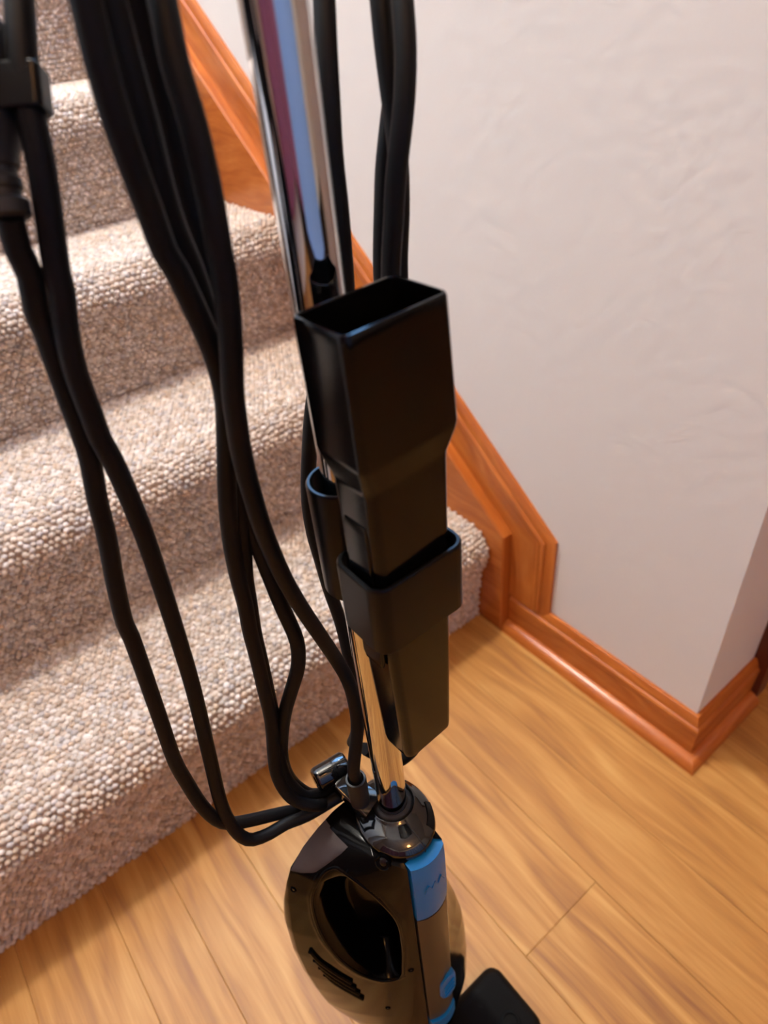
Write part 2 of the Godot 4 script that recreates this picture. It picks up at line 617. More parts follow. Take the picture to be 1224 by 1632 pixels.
func planks() -> void:
	var fl := struct("floor", box(Vector3(-2.72, -0.12, -0.6), Vector3(1.32, -0.009, 1.95)).mesh(), M.subfloor)
	var rng := RandomNumberGenerator.new()
	rng.seed = 5
	# joints between the rows, as x positions; the ones near the stairs were measured
	var rows := [-2.6, -2.52, -2.43, -2.34, -2.25, -2.16, -2.07, -1.98, -1.89, -1.80, -1.71, -1.62, -1.53, -1.44, -1.35, -1.26, -1.17, -1.08, -0.985, -0.89, -0.79, -0.687, -0.615, -0.528, -0.437, -0.3465, -0.227, -0.131, -0.035, 0.06, 0.155, 0.25, 0.345, 0.44, 0.535, 0.63, 0.725, 0.82, 0.915, 1.01, 1.105, 1.2]
	for i in rows.size() - 1:
		var x0: float = rows[i]
		var x1: float = rows[i + 1]
		var near: bool = x0 > -1.2 and x0 < 0.4
		var ends := [-0.38]
		if absf(x0 + 0.3465) < 0.001:
			ends.append(0.03)
		elif near:
			ends.append(rng.randf_range(0.45, 0.75))
		var z := 1.1 + rng.randf_range(-0.25, 0.25)
		ends.append(z)
		ends.append(1.83)
		for j in ends.size() - 1:
			var z0: float = ends[j]
			var z1: float = ends[j + 1]
			var t := Tris.new()
			var g := 0.00012
			var lo := Vector3(x0 + g, -0.009, z0 + g)
			var hi := Vector3(x1 - g, 0.0, z1 - g)
			var b := 0.0005
			t.loft([rect_ring(lo, hi, 0, -0.009), rect_ring(lo, hi, 0, -b), rect_ring(lo, hi, b, 0.0)], false, true)
			var off := Vector2(rng.randf() * 0.12, rng.randf() * 0.2)
			for q in t.p.size():
				t.uv[q] = Vector2((t.p[q].x - x0) / 0.14 + off.x, (t.p[q].z - z0) / 2.0 + off.y)
			obj("plank", t.mesh(20.0), M.planks[rng.randi() % 4], fl)

# ---------------------------------------------------------------- the vacuum cleaner
const FLANK_H := [0.05, 0.07, 0.11, 0.156, 0.19, 0.2346, 0.27, 0.3125, 0.35, 0.386, 0.405, 0.423, 0.435, 0.442, 0.4495, 0.465]
const FLANK_X := [-0.030, -0.041, -0.052, -0.0612, -0.0665, -0.0704, -0.0725, -0.073, -0.071, -0.066, -0.0625, -0.057, -0.046, -0.035, -0.017, -0.012]
const LOBE_H := [0.05, 0.074, 0.095, 0.12, 0.17, 0.214, 0.25, 0.29, 0.335, 0.36, 0.40, 0.465]
const LOBE_X := [0.018, 0.028, 0.047, 0.056, 0.057, 0.055, 0.052, 0.046, 0.037, 0.032, 0.027, 0.020]

func lookup(h: float, hs: Array, xs: Array) -> float:
	for i in hs.size() - 1:
		if h <= hs[i + 1]:
			var f: float = clampf((h - hs[i]) / (hs[i + 1] - hs[i]), 0.0, 1.0)
			return lerpf(xs[i], xs[i + 1], f)
	return xs[xs.size() - 1]

func spine_z(h: float) -> float:
	return 0.032 - 0.012 * pow(clampf((0.13 - h) / 0.08, 0.0, 1.0), 2.0)

func flank(s: float, h: float) -> Vector3:
	var a := Vector2(-0.008, spine_z(h))
	var f := Vector2(lookup(h, FLANK_H, FLANK_X), -0.025)
	var e := f - a
	var n := Vector2(e.y, -e.x).normalized()
	if n.x > 0:
		n = -n
	var p := a + e * s + n * 0.006 * 4.0 * s * (1.0 - s)
	return Vector3(p.x, h, p.y)

func flank_out(s: float, h: float) -> Vector3:
	var a := flank(clampf(s + 0.01, 0, 1), h) - flank(clampf(s - 0.01, 0, 1), h)
	var b := flank(s, h + 0.003) - flank(s, h - 0.003)
	var n := a.cross(b).normalized()
	return n if n.z > 0 else -n

const RECESS := [Vector2(0.664, 0.4345), Vector2(0.577, 0.4345), Vector2(0.389, 0.4275), Vector2(0.242, 0.4109), Vector2(0.128, 0.3789), Vector2(0.114, 0.3401), Vector2(0.134, 0.3068), Vector2(0.174, 0.2818), Vector2(0.329, 0.279), Vector2(0.497, 0.2929), Vector2(0.624, 0.3165), Vector2(0.718, 0.3456), Vector2(0.779, 0.3734), Vector2(0.792, 0.4039), Vector2(0.738, 0.4275)]

func edge_distance(s: float, h: float) -> float:
	# metres inside the outline of the recess, negative outside
	var p := Vector2(s * 0.09, h)
	var best := 9.0
	var inside := false
	var n := RECESS.size()
	for i in n:
		var a: Vector2 = RECESS[i]
		var b: Vector2 = RECESS[(i + 1) % n]
		a.x *= 0.09
		b.x *= 0.09
		best = minf(best, Geometry2D.get_closest_point_to_segment(p, a, b).distance_to(p))
		if (a.y > p.y) != (b.y > p.y) and p.x < (b.x - a.x) * (p.y - a.y) / (b.y - a.y) + a.x:
			inside = not inside
	return best if inside else -best

func vacuum() -> void:
	var v := thing("stick_vacuum", "black upright stick vacuum with chrome handle tube and blue buttons standing on the wooden floor", "vacuum cleaner", VAC)
	housing(v)
	# spine: a narrow satin strip down the front, with a blue switch cap above and a release button below
	var sp := Tris.new()
	var rings := []
	for i in 15:
		var h := lerpf(0.170, 0.372, i / 14.0)
		rings.append(spine_ring(h, 0.0))
	sp.loft(rings)
	obj("spine_strip", sp.mesh(), M.satin, v)
	var bl := Tris.new()
	rings = []
	for i in 9:
		var h := lerpf(0.3745, 0.446, i / 8.0)
		rings.append(spine_ring(h, 0.0012 - 0.0010 * pow(absf(i - 4) / 4.0, 4.0)))
	bl.loft(rings)
	var sw := obj("power_switch", bl.mesh(), M.blue, v)
	sw.set_meta("label", "blue rocker cap")
	# faint raised zigzag on the switch
	var zz := Tris.new()
	for i in 3:
		for s in [-1, 1]:
			var c := Vector3(0.0015 + 0.005 * i, 0.418, spine_z(0.4) + 0.0062)
			var q := box(Vector3(-0.0004, -0.004, -0.0005), Vector3(0.0004, 0.004, 0.0004))
			zz.add(q, Transform3D(Basis(Vector3(0, 0, 1), s * 0.35), c + Vector3(s * 0.0012, 0, 0)))
	obj("switch_mark", zz.mesh(), M.blue, sw)
	var rb := Tris.new()
	rings = []
	for i in 9:
		var f := i / 8.0
		var w := sqrt(maxf(0.02, 1.0 - pow(2.0 * f - 1.0, 4.0)))
		rings.append(round_rect(0.0115, 0.0335, 0.0085 * w, 0.0055, 0.003 * w, lerpf(0.205, 0.248, f), 3))
	rb.loft(rings)
	var rl := obj("release_button", rb.mesh(), M.blue, v)
	for i in 3:
		var rib := box(Vector3(-0.006, -0.0008, -0.001), Vector3(0.006, 0.0008, 0.001), 0.0005)
		obj("button_rib", rib.turned(Transform3D(Basis(Vector3(0, 0, 1), 0.6), Vector3(0.0115, 0.218 + 0.008 * i, 0.0392))).mesh(), M.blue, rl)
	var lip := Tris.new()
	rings = []
	for i in 7:
		var h := lerpf(0.148, 0.168, i / 6.0)
		rings.append(spine_ring(h, 0.0022))
	lip.loft(rings)
	obj("lower_trim", lip.mesh(), M.blue, v)
	cap(v)
	# the floor head and the joint that carries the body
	var hd := Tris.new()
	var hx := 0.055
	hd.loft([round_rect(0.038, 0.046, hx, 0.036, 0.012, 0.0), round_rect(0.038, 0.046, hx, 0.036, 0.012, 0.046), round_rect(0.038, 0.0465, hx - 0.002, 0.0335, 0.011, 0.055), round_rect(0.038, 0.047, hx - 0.006, 0.028, 0.010, 0.060), round_rect(0.038, 0.048, hx - 0.012, 0.022, 0.008, 0.0615)])
	var head := obj("floor_head", hd.mesh(60.0), M.head, v)
	obj("head_latch", lathe([Vector2(0.010, 0.060), Vector2(0.010, 0.063), Vector2(0.0085, 0.064), Vector2(0.007, 0.064), Vector2(0.0068, 0.0625)], 24).turned(Transform3D(Basis.IDENTITY, Vector3(0.066, 0, 0.06))).mesh(), M.head, head)
	var nk := Tris.new()
	nk.loft([ellipse(TX, 0.020, 0.026, 0.018, 0.02), ellipse(TX, 0.004, 0.022, 0.017, 0.045), ellipse(TX, -0.006, 0.020, 0.016, 0.075)])
	obj("swivel_neck", nk.mesh(60.0), M.clip, v)
	# handle tube
	var tb := lathe([Vector2(0.0088, 0.44), Vector2(0.009, 0.441), Vector2(0.009, 1.12), Vector2(0.0088, 1.121)], 48)
	var tube := obj("handle_tube", tb.mesh(40.0), M.chrome, v)
	tube.position = Vector3(TX, 0, TZ)
	tube.set_meta("label", "mirror chrome tube")
	# hook high on the tube that carries the tops of the cord loops, and the grip above it
	var uh := Tris.new()
	uh.add(lathe([Vector2(0.0092, 1.030), Vector2(0.0122, 1.031), Vector2(0.0122, 1.055), Vector2(0.0092, 1.056)], 32), Transform3D(Basis.IDENTITY, Vector3(TX, 0, TZ)))
	uh.add(box(Vector3(TX - 0.0410, 1.034, TZ - 0.006), Vector3(TX - 0.010, 1.040, TZ + 0.006), 0.001))
	uh.add(box(Vector3(TX - 0.0410, 1.034, TZ - 0.006), Vector3(TX - 0.0355, 1.080, TZ + 0.006), 0.001))
	obj("upper_hook", uh.mesh(), M.clip, v)
	obj("handle_grip", lathe([Vector2(0.0092, 1.085), Vector2(0.0140, 1.088), Vector2(0.0155, 1.13), Vector2(0.0150, 1.19), Vector2(0.0120, 1.205), Vector2(0.004, 1.208)], 32).turned(Transform3D(Basis.IDENTITY, Vector3(TX, 0, TZ))).mesh(50.0), M.grip, v)
	tool_clip(v)
	cord_hook(v)

func spine_ring(h: float, proud: float) -> PackedVector3Array:
	var z := spine_z(h) + 0.0012 + proud
	var r := PackedVector3Array()
	r.append(Vector3(-0.0066, h, z - 0.012))
	r.append(Vector3(-0.0066, h, z))
	for i in 9:
		var f := i / 8.0
		r.append(Vector3(lerpf(-0.0060, 0.0185, f), h, z + 0.0035 * (1.0 - pow(2.0 * f - 1.0, 2.0)) + 0.0005))
	r.append(Vector3(0.0190, h, z - 0.001))
	r.append(Vector3(0.0190, h, z - 0.014))
	return r

func housing(v: Node3D) -> void:
	# one closed hull, lofted over the height; the left flank carries the hand recess
	var na := 110
	var nh := 160
	var hull := Tris.new()
	var dish := Tris.new()
	var rings := []
	var ins := []
	for i in nh + 1:
		var h := lerpf(0.05, 0.4475, float(i) / nh)
		var r := PackedVector3Array()
		var flags := PackedFloat32Array()
		for j in na + 1:
			var s := float(j) / na
			var d := edge_distance(s, h)
			var s1 := s
			var h1 := h
			if absf(d) < 0.0017:
				# slide the grid point onto the outline, so that the rim is clean
				var g := Vector2(edge_distance(s + 0.004, h) - edge_distance(s - 0.004, h), 0.36 * (edge_distance(s, h + 0.001) - edge_distance(s, h - 0.001))).normalized()
				s1 -= g.x * d / 0.09
				h1 -= g.y * d
				d = 0.0
			var lip := 0.0006 * exp(-pow((d + 0.0022) / 0.0014, 2.0)) if d <= 0.0 else 0.0
			r.append(flank(s1, h1) + flank_out(s1, h1) * lip)
			flags.append(d)
		var f := flank(1.0, h)
		var c := Vector2(lookup(h, LOBE_H, LOBE_X), 0.010)
		var b := Vector2(0.0192, spine_z(h))
		var bz := lookup(h, [0.05, 0.36, 0.40, 0.43, 0.45], [-0.066, -0.066, -0.044, -0.0285, -0.0252])
		for q in bez(Vector2(f.x, f.z), Vector2(f.x - 0.008 * clampf((0.43 - h) / 0.05, 0.0, 1.0), lerpf(f.z, bz, 0.5)), Vector2(-0.012, bz), 9):
			r.append(Vector3(q.x, h, q.y))
		for q in bez(Vector2(-0.012, bz), Vector2(c.x, bz + 0.004), c, 12):
			r.append(Vector3(q.x, h, q.y))
		for q in bez(c, Vector2(c.x * 0.9, 0.020), b, 8):
			r.append(Vector3(q.x, h, q.y))
		r.append(Vector3(b.x - 0.001, h, b.y - 0.004))
		r.append(Vector3(-0.0072, h, b.y - 0.004))
		r.reverse()
		rings.append(r)
		ins.append(flags)
	var n: int = rings[0].size()
	for i in nh:
		for j in n:
			var k := (j + 1) % n
			var fj := n - 1 - j
			var fk := n - 1 - k
			var deep := false
			if fj <= na and fk <= na and absi(fj - fk) == 1:
				deep = minf(minf(ins[i][fj], ins[i][fk]), minf(ins[i + 1][fj], ins[i + 1][fk])) > -0.0001 and ins[i][fj] + ins[i][fk] + ins[i + 1][fj] + ins[i + 1][fk] > 0.0
			if not deep:
				hull.quad(rings[i][j], rings[i][k], rings[i + 1][k], rings[i + 1][j])
	hull.fan(rings[0], true)
	hull.fan(rings[nh], false)
	# the hollow itself: the outline drawn in towards its middle, sinking steeply on the spine side and gently on the other
	var line := PackedVector3Array()
	var outline := []
	for i in RECESS.size() + 1:
		var q: Vector2 = RECESS[i % RECESS.size()]
		outline.append(Vector3(q.x * 0.09, q.y, 0))
	var mid := Vector3(0.42 * 0.09, 0.352, 0)
	line = spline(outline, 0.0025)
	line.remove_at(line.size() - 1)
	var dr := []
	for i in 19:
		var t := 1.0 - pow(i / 18.0, 1.6) * 0.98
		var row := PackedVector3Array()
		for q in line:
			var g := mid + (q - mid) * t
			var w := lerpf(0.10, 0.55, smoothstep(0.3, 0.75, q.x / 0.09))
			var sink := 0.027 * smoothstep(0.0, w, 1.0 - t)
			row.append(flank(g.x / 0.09, g.y) - flank_out(g.x / 0.09, g.y) * sink)
		dr.append(row)
	dish.loft(dr, false, true)
	var h0 := obj("motor_housing", hull.mesh(50.0), M.gloss, v)
	obj("hand_recess", dish.mesh(85.0), M.recess, h0)
	var rim := []
	for i in RECESS.size() + 3:
		var q: Vector2 = RECESS[i % RECESS.size()]
		rim.append(flank(q.x, q.y) - flank_out(q.x, q.y) * 0.0001)
	var loop := spline(rim, 0.002)
	var first := 0
	while loop[first].distance_to(rim[1]) > 0.00001:
		first += 1
	var last := loop.size() - 1
	while loop[last].distance_to(rim[1]) > 0.00001:
		last -= 1
	obj("recess_rim", sweep(loop.slice(first, last + 1), 0.0013, 8).mesh(70.0), M.gloss, h0)
	# vent slats on the lower left of the flank
	for i in 4:
		var path := PackedVector3Array()
		for q in 9:
			var f := q / 8.0
			var sc := lerpf(0.875 - 0.02 * i, 0.60 - 0.015 * i, f)
			var hc := lerpf(0.326 - 0.0135 * i, 0.277 - 0.0125 * i, pow(f, 0.8))
			path.append(flank(sc, hc) + flank_out(sc, hc) * 0.0007)
		obj("vent_slat", sweep(path, 0.0016, 8).mesh(60.0), M.gloss, h0)
	# screws set in small wells
	for q in [[0.242, 0.4465, 0.0052], [0.955, 0.405, 0.0022], [0.081, 0.2905, 0.0024], [0.356, 0.2145, 0.0022]]:
		var n1 := flank_out(q[0], q[1])
		var at := flank(q[0], q[1])
		var bs := Basis(Quaternion(Vector3.UP, n1))
		var r: float = q[2]
		var well := lathe([Vector2(r, -0.002), Vector2(r, 0.0003), Vector2(r * 0.85, 0.0006), Vector2(r * 0.72, 0.0002), Vector2(r * 0.7, -0.0012)], 20)
		var w := obj("screw_well", well.turned(Transform3D(bs, at)).mesh(), M.recess, h0)
		var sc := lathe([Vector2(r * 0.55, -0.002), Vector2(r * 0.55, -0.0006), Vector2(r * 0.35, 0.0002)], 16)
		obj("screw", sc.turned(Transform3D(bs, at)).mesh(50.0), M.screw, w)
	# soft grey pad on the shoulder
	var pad := Tris.new()
	var pr := []
	for i in 13:
		var f := i / 12.0
		var row := PackedVector3Array()
		for j in 13:
			var g := j / 12.0
			var s := lerpf(0.995, lerpf(0.80, 0.62, f), g)
			var hh := lerpf(0.4205, 0.4455, f) + 0.006 * g * (1.0 - f)
			row.append(flank(s, hh) + flank_out(s, hh) * (0.0018 * pow(maxf(0.0, sin(PI * f) * sin(PI * lerpf(0.12, 1.0, g))), 0.4) - 0.0002))
		pr.append(row)
	for i in 12:
		for j in 12:
			pad.quad(pr[i][j], pr[i][j + 1], pr[i + 1][j + 1], pr[i + 1][j])
	obj("shoulder_pad", pad.mesh(60.0), M.grip, v)

func bez(a: Vector2, b: Vector2, c: Vector2, n: int) -> Array:
	var o := []
	for i in range(1, n + 1):
		var t := float(i) / n
		o.append(a.lerp(b, t).lerp(b.lerp(c, t), t))
	return o

func cap(v: Node3D) -> void:
	# glossy black cap that takes the tube, in two halves with a seam, and a rubber seal round the tube
	var t := Tris.new()
	t.loft([ellipse(0.006, 0.0035, 0.0212, 0.0262, 0.4455, 48), ellipse(0.006, 0.0035, 0.0226, 0.0278, 0.4475, 48), ellipse(0.006, 0.0035, 0.0228, 0.0280, 0.4505, 48), ellipse(0.006, 0.0033, 0.0220, 0.0268, 0.4528, 48), ellipse(0.0063, 0.0028, 0.0202, 0.0243, 0.4548, 48), ellipse(0.0068, 0.0016, 0.0172, 0.0200, 0.4566, 48), ellipse(TX, TZ, 0.0150, 0.0160, 0.4578, 48), ellipse(TX, TZ, 0.0140, 0.0142, 0.4590, 48), ellipse(TX, TZ, 0.0133, 0.0133, 0.4592, 48), ellipse(TX, TZ, 0.0127, 0.0127, 0.4584, 48), ellipse(TX, TZ, 0.0120, 0.0120, 0.4540, 48)])
	var c := obj("top_cap", t.mesh(50.0), M.shine, v)
	obj("tube_seal", lathe([Vector2(0.0124, 0.448), Vector2(0.0124, 0.4565), Vector2(0.0114, 0.4585), Vector2(0.0102, 0.4588), Vector2(0.0092, 0.460), Vector2(0.0089, 0.452)], 40).turned(Transform3D(Basis.IDENTITY, Vector3(TX, 0, TZ))).mesh(60.0), M.rubber, c)
	var path := PackedVector3Array()
	for q in [Vector2(0.4592, 0.0136), Vector2(0.4578, 0.0154), Vector2(0.4566, 0.0215), Vector2(0.4548, 0.0270), Vector2(0.4528, 0.0300), Vector2(0.4505, 0.0314), Vector2(0.4475, 0.0312)]:
		path.append(Vector3(0.0068, q.x, q.y))
	obj("cap_seam", sweep(path, 0.0005, 6).mesh(60.0), M.rubber, c)
	# small inset panel on the right half
	var pn := Tris.new()
	var rr := []
	for i in 6:
		var f := i / 5.0
		var row := PackedVector3Array()
		for j in 7:
			var a := lerpf(0.35, 1.05, j / 6.0)
			var rx := lerpf(0.0222, 0.0190, f) + 0.0004
			var rz := lerpf(0.0271, 0.0226, f) + 0.0004
			row.append(Vector3(0.0062 + rx * cos(a), lerpf(0.4526, 0.4560, f), 0.0030 + rz * sin(a)))
		rr.append(row)
	for i in 5:
		for j in 6:
			pn.quad(rr[i][j + 1], rr[i][j], rr[i + 1][j], rr[i + 1][j + 1])
	obj("cap_panel", pn.mesh(60.0), M.clip, c)

func tool_clip(v: Node3D) -> void:
	# ring round the tube and square socket for the tool, one moulded piece
	var cl := Tris.new()
	var o := PackedVector3Array()
	# C-shaped ring: open towards the back right
	var cx := 0.0062
	var cz := -0.0015
	var inner := []
	var outer := []
	for i in 33:
		var a := deg_to_rad(lerpf(60.0, 300.0, i / 32.0))
		outer.append(Vector2(cx + 0.0128 * cos(a), cz + 0.0128 * sin(a)))
		inner.append(Vector2(cx + 0.0104 * cos(a), cz + 0.0104 * sin(a)))
	cl.add(wall_strip(inner, outer, 0.6475, 0.7035))
	# socket
	inner = []
	outer = []
	for q in sock(0.0118, 0.0265, 0.0203, 0.0124, 0.005):
		inner.append(q)
	for q in sock(0.0118, 0.0265, 0.0228, 0.0149, 0.007):
		outer.append(q)
	cl.add(wall_strip(inner, outer, 0.6465, 0.6815))
	obj("tool_clip", cl.mesh(40.0), M.clip, v)

func sock(cx: float, cz: float, hx: float, hz: float, r: float) -> Array:
	# open at the back right where the tube passes; runs clockwise in (x, z) from the back left round the front to the back right
	var o := []
	o.append(Vector2(cx - hx + 0.010, cz - hz))
	for c in [[-1, -1, 270.0, 180.0], [-1, 1, 180.0, 90.0], [1, 1, 90.0, 0.0], [1, -1, 0.0, -90.0]]:
		for i in 6:
			var a := deg_to_rad(lerpf(c[2], c[3], i / 5.0))
			o.append(Vector2(cx + c[0] * (hx - r) + r * cos(a), cz + c[1] * (hz - r) + r * sin(a)))
	o.append(Vector2(cx - hx + 0.030, cz - hz))
	return o

func wall_strip(inner: Array, outer: Array, y0: float, y1: float) -> Tris:
	# an upright wall between two open outlines, with rounded rims
	var t := Tris.new()
	var e := 0.0011
	var rings := []
	for i in inner.size():
		var a: Vector2 = inner[i]
		var b: Vector2 = outer[i]
		var d := (b - a) * 0.3
		var r := PackedVector3Array()
		for q in [[b, y0 + e], [b, y1 - e], [b - d, y1], [a + d, y1], [a, y1 - e], [a, y0 + e], [a + d, y0], [b - d, y0]]:
			r.append(Vector3(q[0].x, q[1], q[0].y))
		rings.append(r)
	# orientation: make the outside face outwards
	var r0: PackedVector3Array = rings[0]
	var r1: PackedVector3Array = rings[1]
	var n := (r0[1] - r0[0]).cross(r1[0] - r0[0])
	if n.dot(Vector3(outer[0].x - inner[0].x, 0, outer[0].y - inner[0].y)) < 0:
		t.loft(rings)
	else:
		for i in rings.size():
			rings[i].reverse()
		t.loft(rings)
	return t

func cord_hook(v: Node3D) -> void:
	var h := Tris.new()
	# arm from the cap to the back left
	var a := Vector3(-0.003, 0.4590, -0.006)
	var dirv := (Vector3(-0.0112, 0.4725, -0.031) - a).normalized()
	var bs := Basis.looking_at(dirv, Vector3.UP)
	var arm := Tris.new()
	var rings := []
	for q in [[0.0, 0.0085, 0.0042], [0.012, 0.0080, 0.0040], [0.024, 0.0072, 0.0038], [0.026, 0.0062, 0.0030]]:
		rings.append(rr_ring(q[1], q[2], 0.0012, -q[0]))
	arm.loft(rings)
	h.add(arm, Transform3D(bs, a))
	var hook := obj("cord_hook", h.mesh(), M.shine, v)
	# drum at its end, made of two halves, round which the cord is wound
	var dr := lathe([Vector2(0.0030, -0.0095), Vector2(0.0030, -0.0110), Vector2(0.0062, -0.0112), Vector2(0.0072, -0.0104), Vector2(0.0076, -0.009), Vector2(0.0076, 0.0005), Vector2(0.0072, 0.0008), Vector2(0.0072, 0.0012), Vector2(0.0076, 0.0015), Vector2(0.0076, 0.009), Vector2(0.0066, 0.0105), Vector2(0.004, 0.011)], 28)
	var ax := Vector3(1.0, -0.02, 0.10).normalized()
	obj("hook_drum", dr.turned(Transform3D(Basis(Quaternion(Vector3.UP, ax)), Vector3(-0.0117, 0.4735, -0.0335))).mesh(50.0), M.shine, hook)
	# strain relief where the cord enters
	obj("strain_relief", lathe([Vector2(0.0048, -0.016), Vector2(0.0060, -0.014), Vector2(0.0062, 0.010), Vector2(0.0059, 0.0115), Vector2(0.0048, 0.0115), Vector2(0.0047, 0.001), Vector2(0.001, 0.001)], 24).turned(Transform3D(Basis.IDENTITY, Vector3(-0.0074, 0.478, -0.0113))).mesh(60.0), M.rubber, v)

func rr_ring(hx: float, hy: float, r: float, z: float) -> PackedVector3Array:
	var o := PackedVector3Array()
	for c in [[1, 1, 0.0], [-1, 1, 90.0], [-1, -1, 180.0], [1, -1, 270.0]]:
		for i in 4:
			var a := deg_to_rad(c[2] + 30.0 * i)
			o.append(Vector3(c[0] * (hx - r) + r * cos(a), c[1] * (hy - r) + r * sin(a), z))
	o.reverse()
	return o

func crevice_tool() -> void:
	var t := thing("crevice_tool", "black rectangular crevice nozzle standing in the plastic clip on the chrome tube", "vacuum nozzle", VAC + Vector3(0.0118, 0.560, 0.0262))
	t.rotation.y = 0.05
	# sections: [height, half width, half depth, corner radius, x shift]
	var sec := [[0.003, 0.0140, 0.0088, 0.003, 0.0015], [0.0, 0.0146, 0.0094, 0.004, 0.0015], [0.004, 0.0150, 0.0096, 0.004, 0.0013], [0.06, 0.0168, 0.0102, 0.004, 0.0006], [0.12, 0.0182, 0.0107, 0.004, 0.0], [0.160, 0.0186, 0.0110, 0.004, 0.0], [0.163, 0.0190, 0.0112, 0.004, 0.0], [0.1715, 0.0214, 0.0127, 0.003, 0.0], [0.1745, 0.0218, 0.0131, 0.003, 0.0], [0.215, 0.0207, 0.0129, 0.003, -0.0017], [0.2183, 0.0206, 0.0128, 0.003, -0.0018], [0.2192, 0.0202, 0.0124, 0.0028, -0.0018]]
	var rings := []
	for s in sec:
		rings.append(round_rect(s[4], 0, s[1], s[2], s[3], s[0], 6))
	rings.append(round_rect(-0.0018, 0, 0.0195, 0.0117, 0.0022, 0.2193, 6))
	rings.append(round_rect(-0.0018, 0, 0.0191, 0.0113, 0.0020, 0.2184, 6))
	rings.append(round_rect(-0.0003, 0, 0.0192, 0.0108, 0.0025, 0.17, 6))
	rings.append(round_rect(0, 0, 0.0168, 0.0092, 0.0025, 0.155, 6))
	rings.append(round_rect(0.001, 0, 0.0130, 0.0078, 0.002, 0.003, 6))
	rings.append(rings[0])
	var b := Tris.new()
	b.loft(rings, false, false)
	obj("nozzle_body", b.mesh(40.0), M.tool, t)
	# raised step on the left side of the neck
	var s := Tris.new()
	s.loft([round_rect(0, 0, 0.0008, 0.0052, 0.0006, 0.070, 3), round_rect(0, 0, 0.0012, 0.0062, 0.0008, 0.074, 3), round_rect(0, 0, 0.0012, 0.0066, 0.0008, 0.142, 3), round_rect(0, 0, 0.0008, 0.0058, 0.0006, 0.146, 3)])
	obj("side_rib", s.turned(Transform3D(Basis.IDENTITY, Vector3(-0.0180, 0, 0))).mesh(), M.tool, t)

# ---------------------------------------------------------------- the cord
const CORD_ROOT := Vector3(-0.500, 0.460, -0.010)

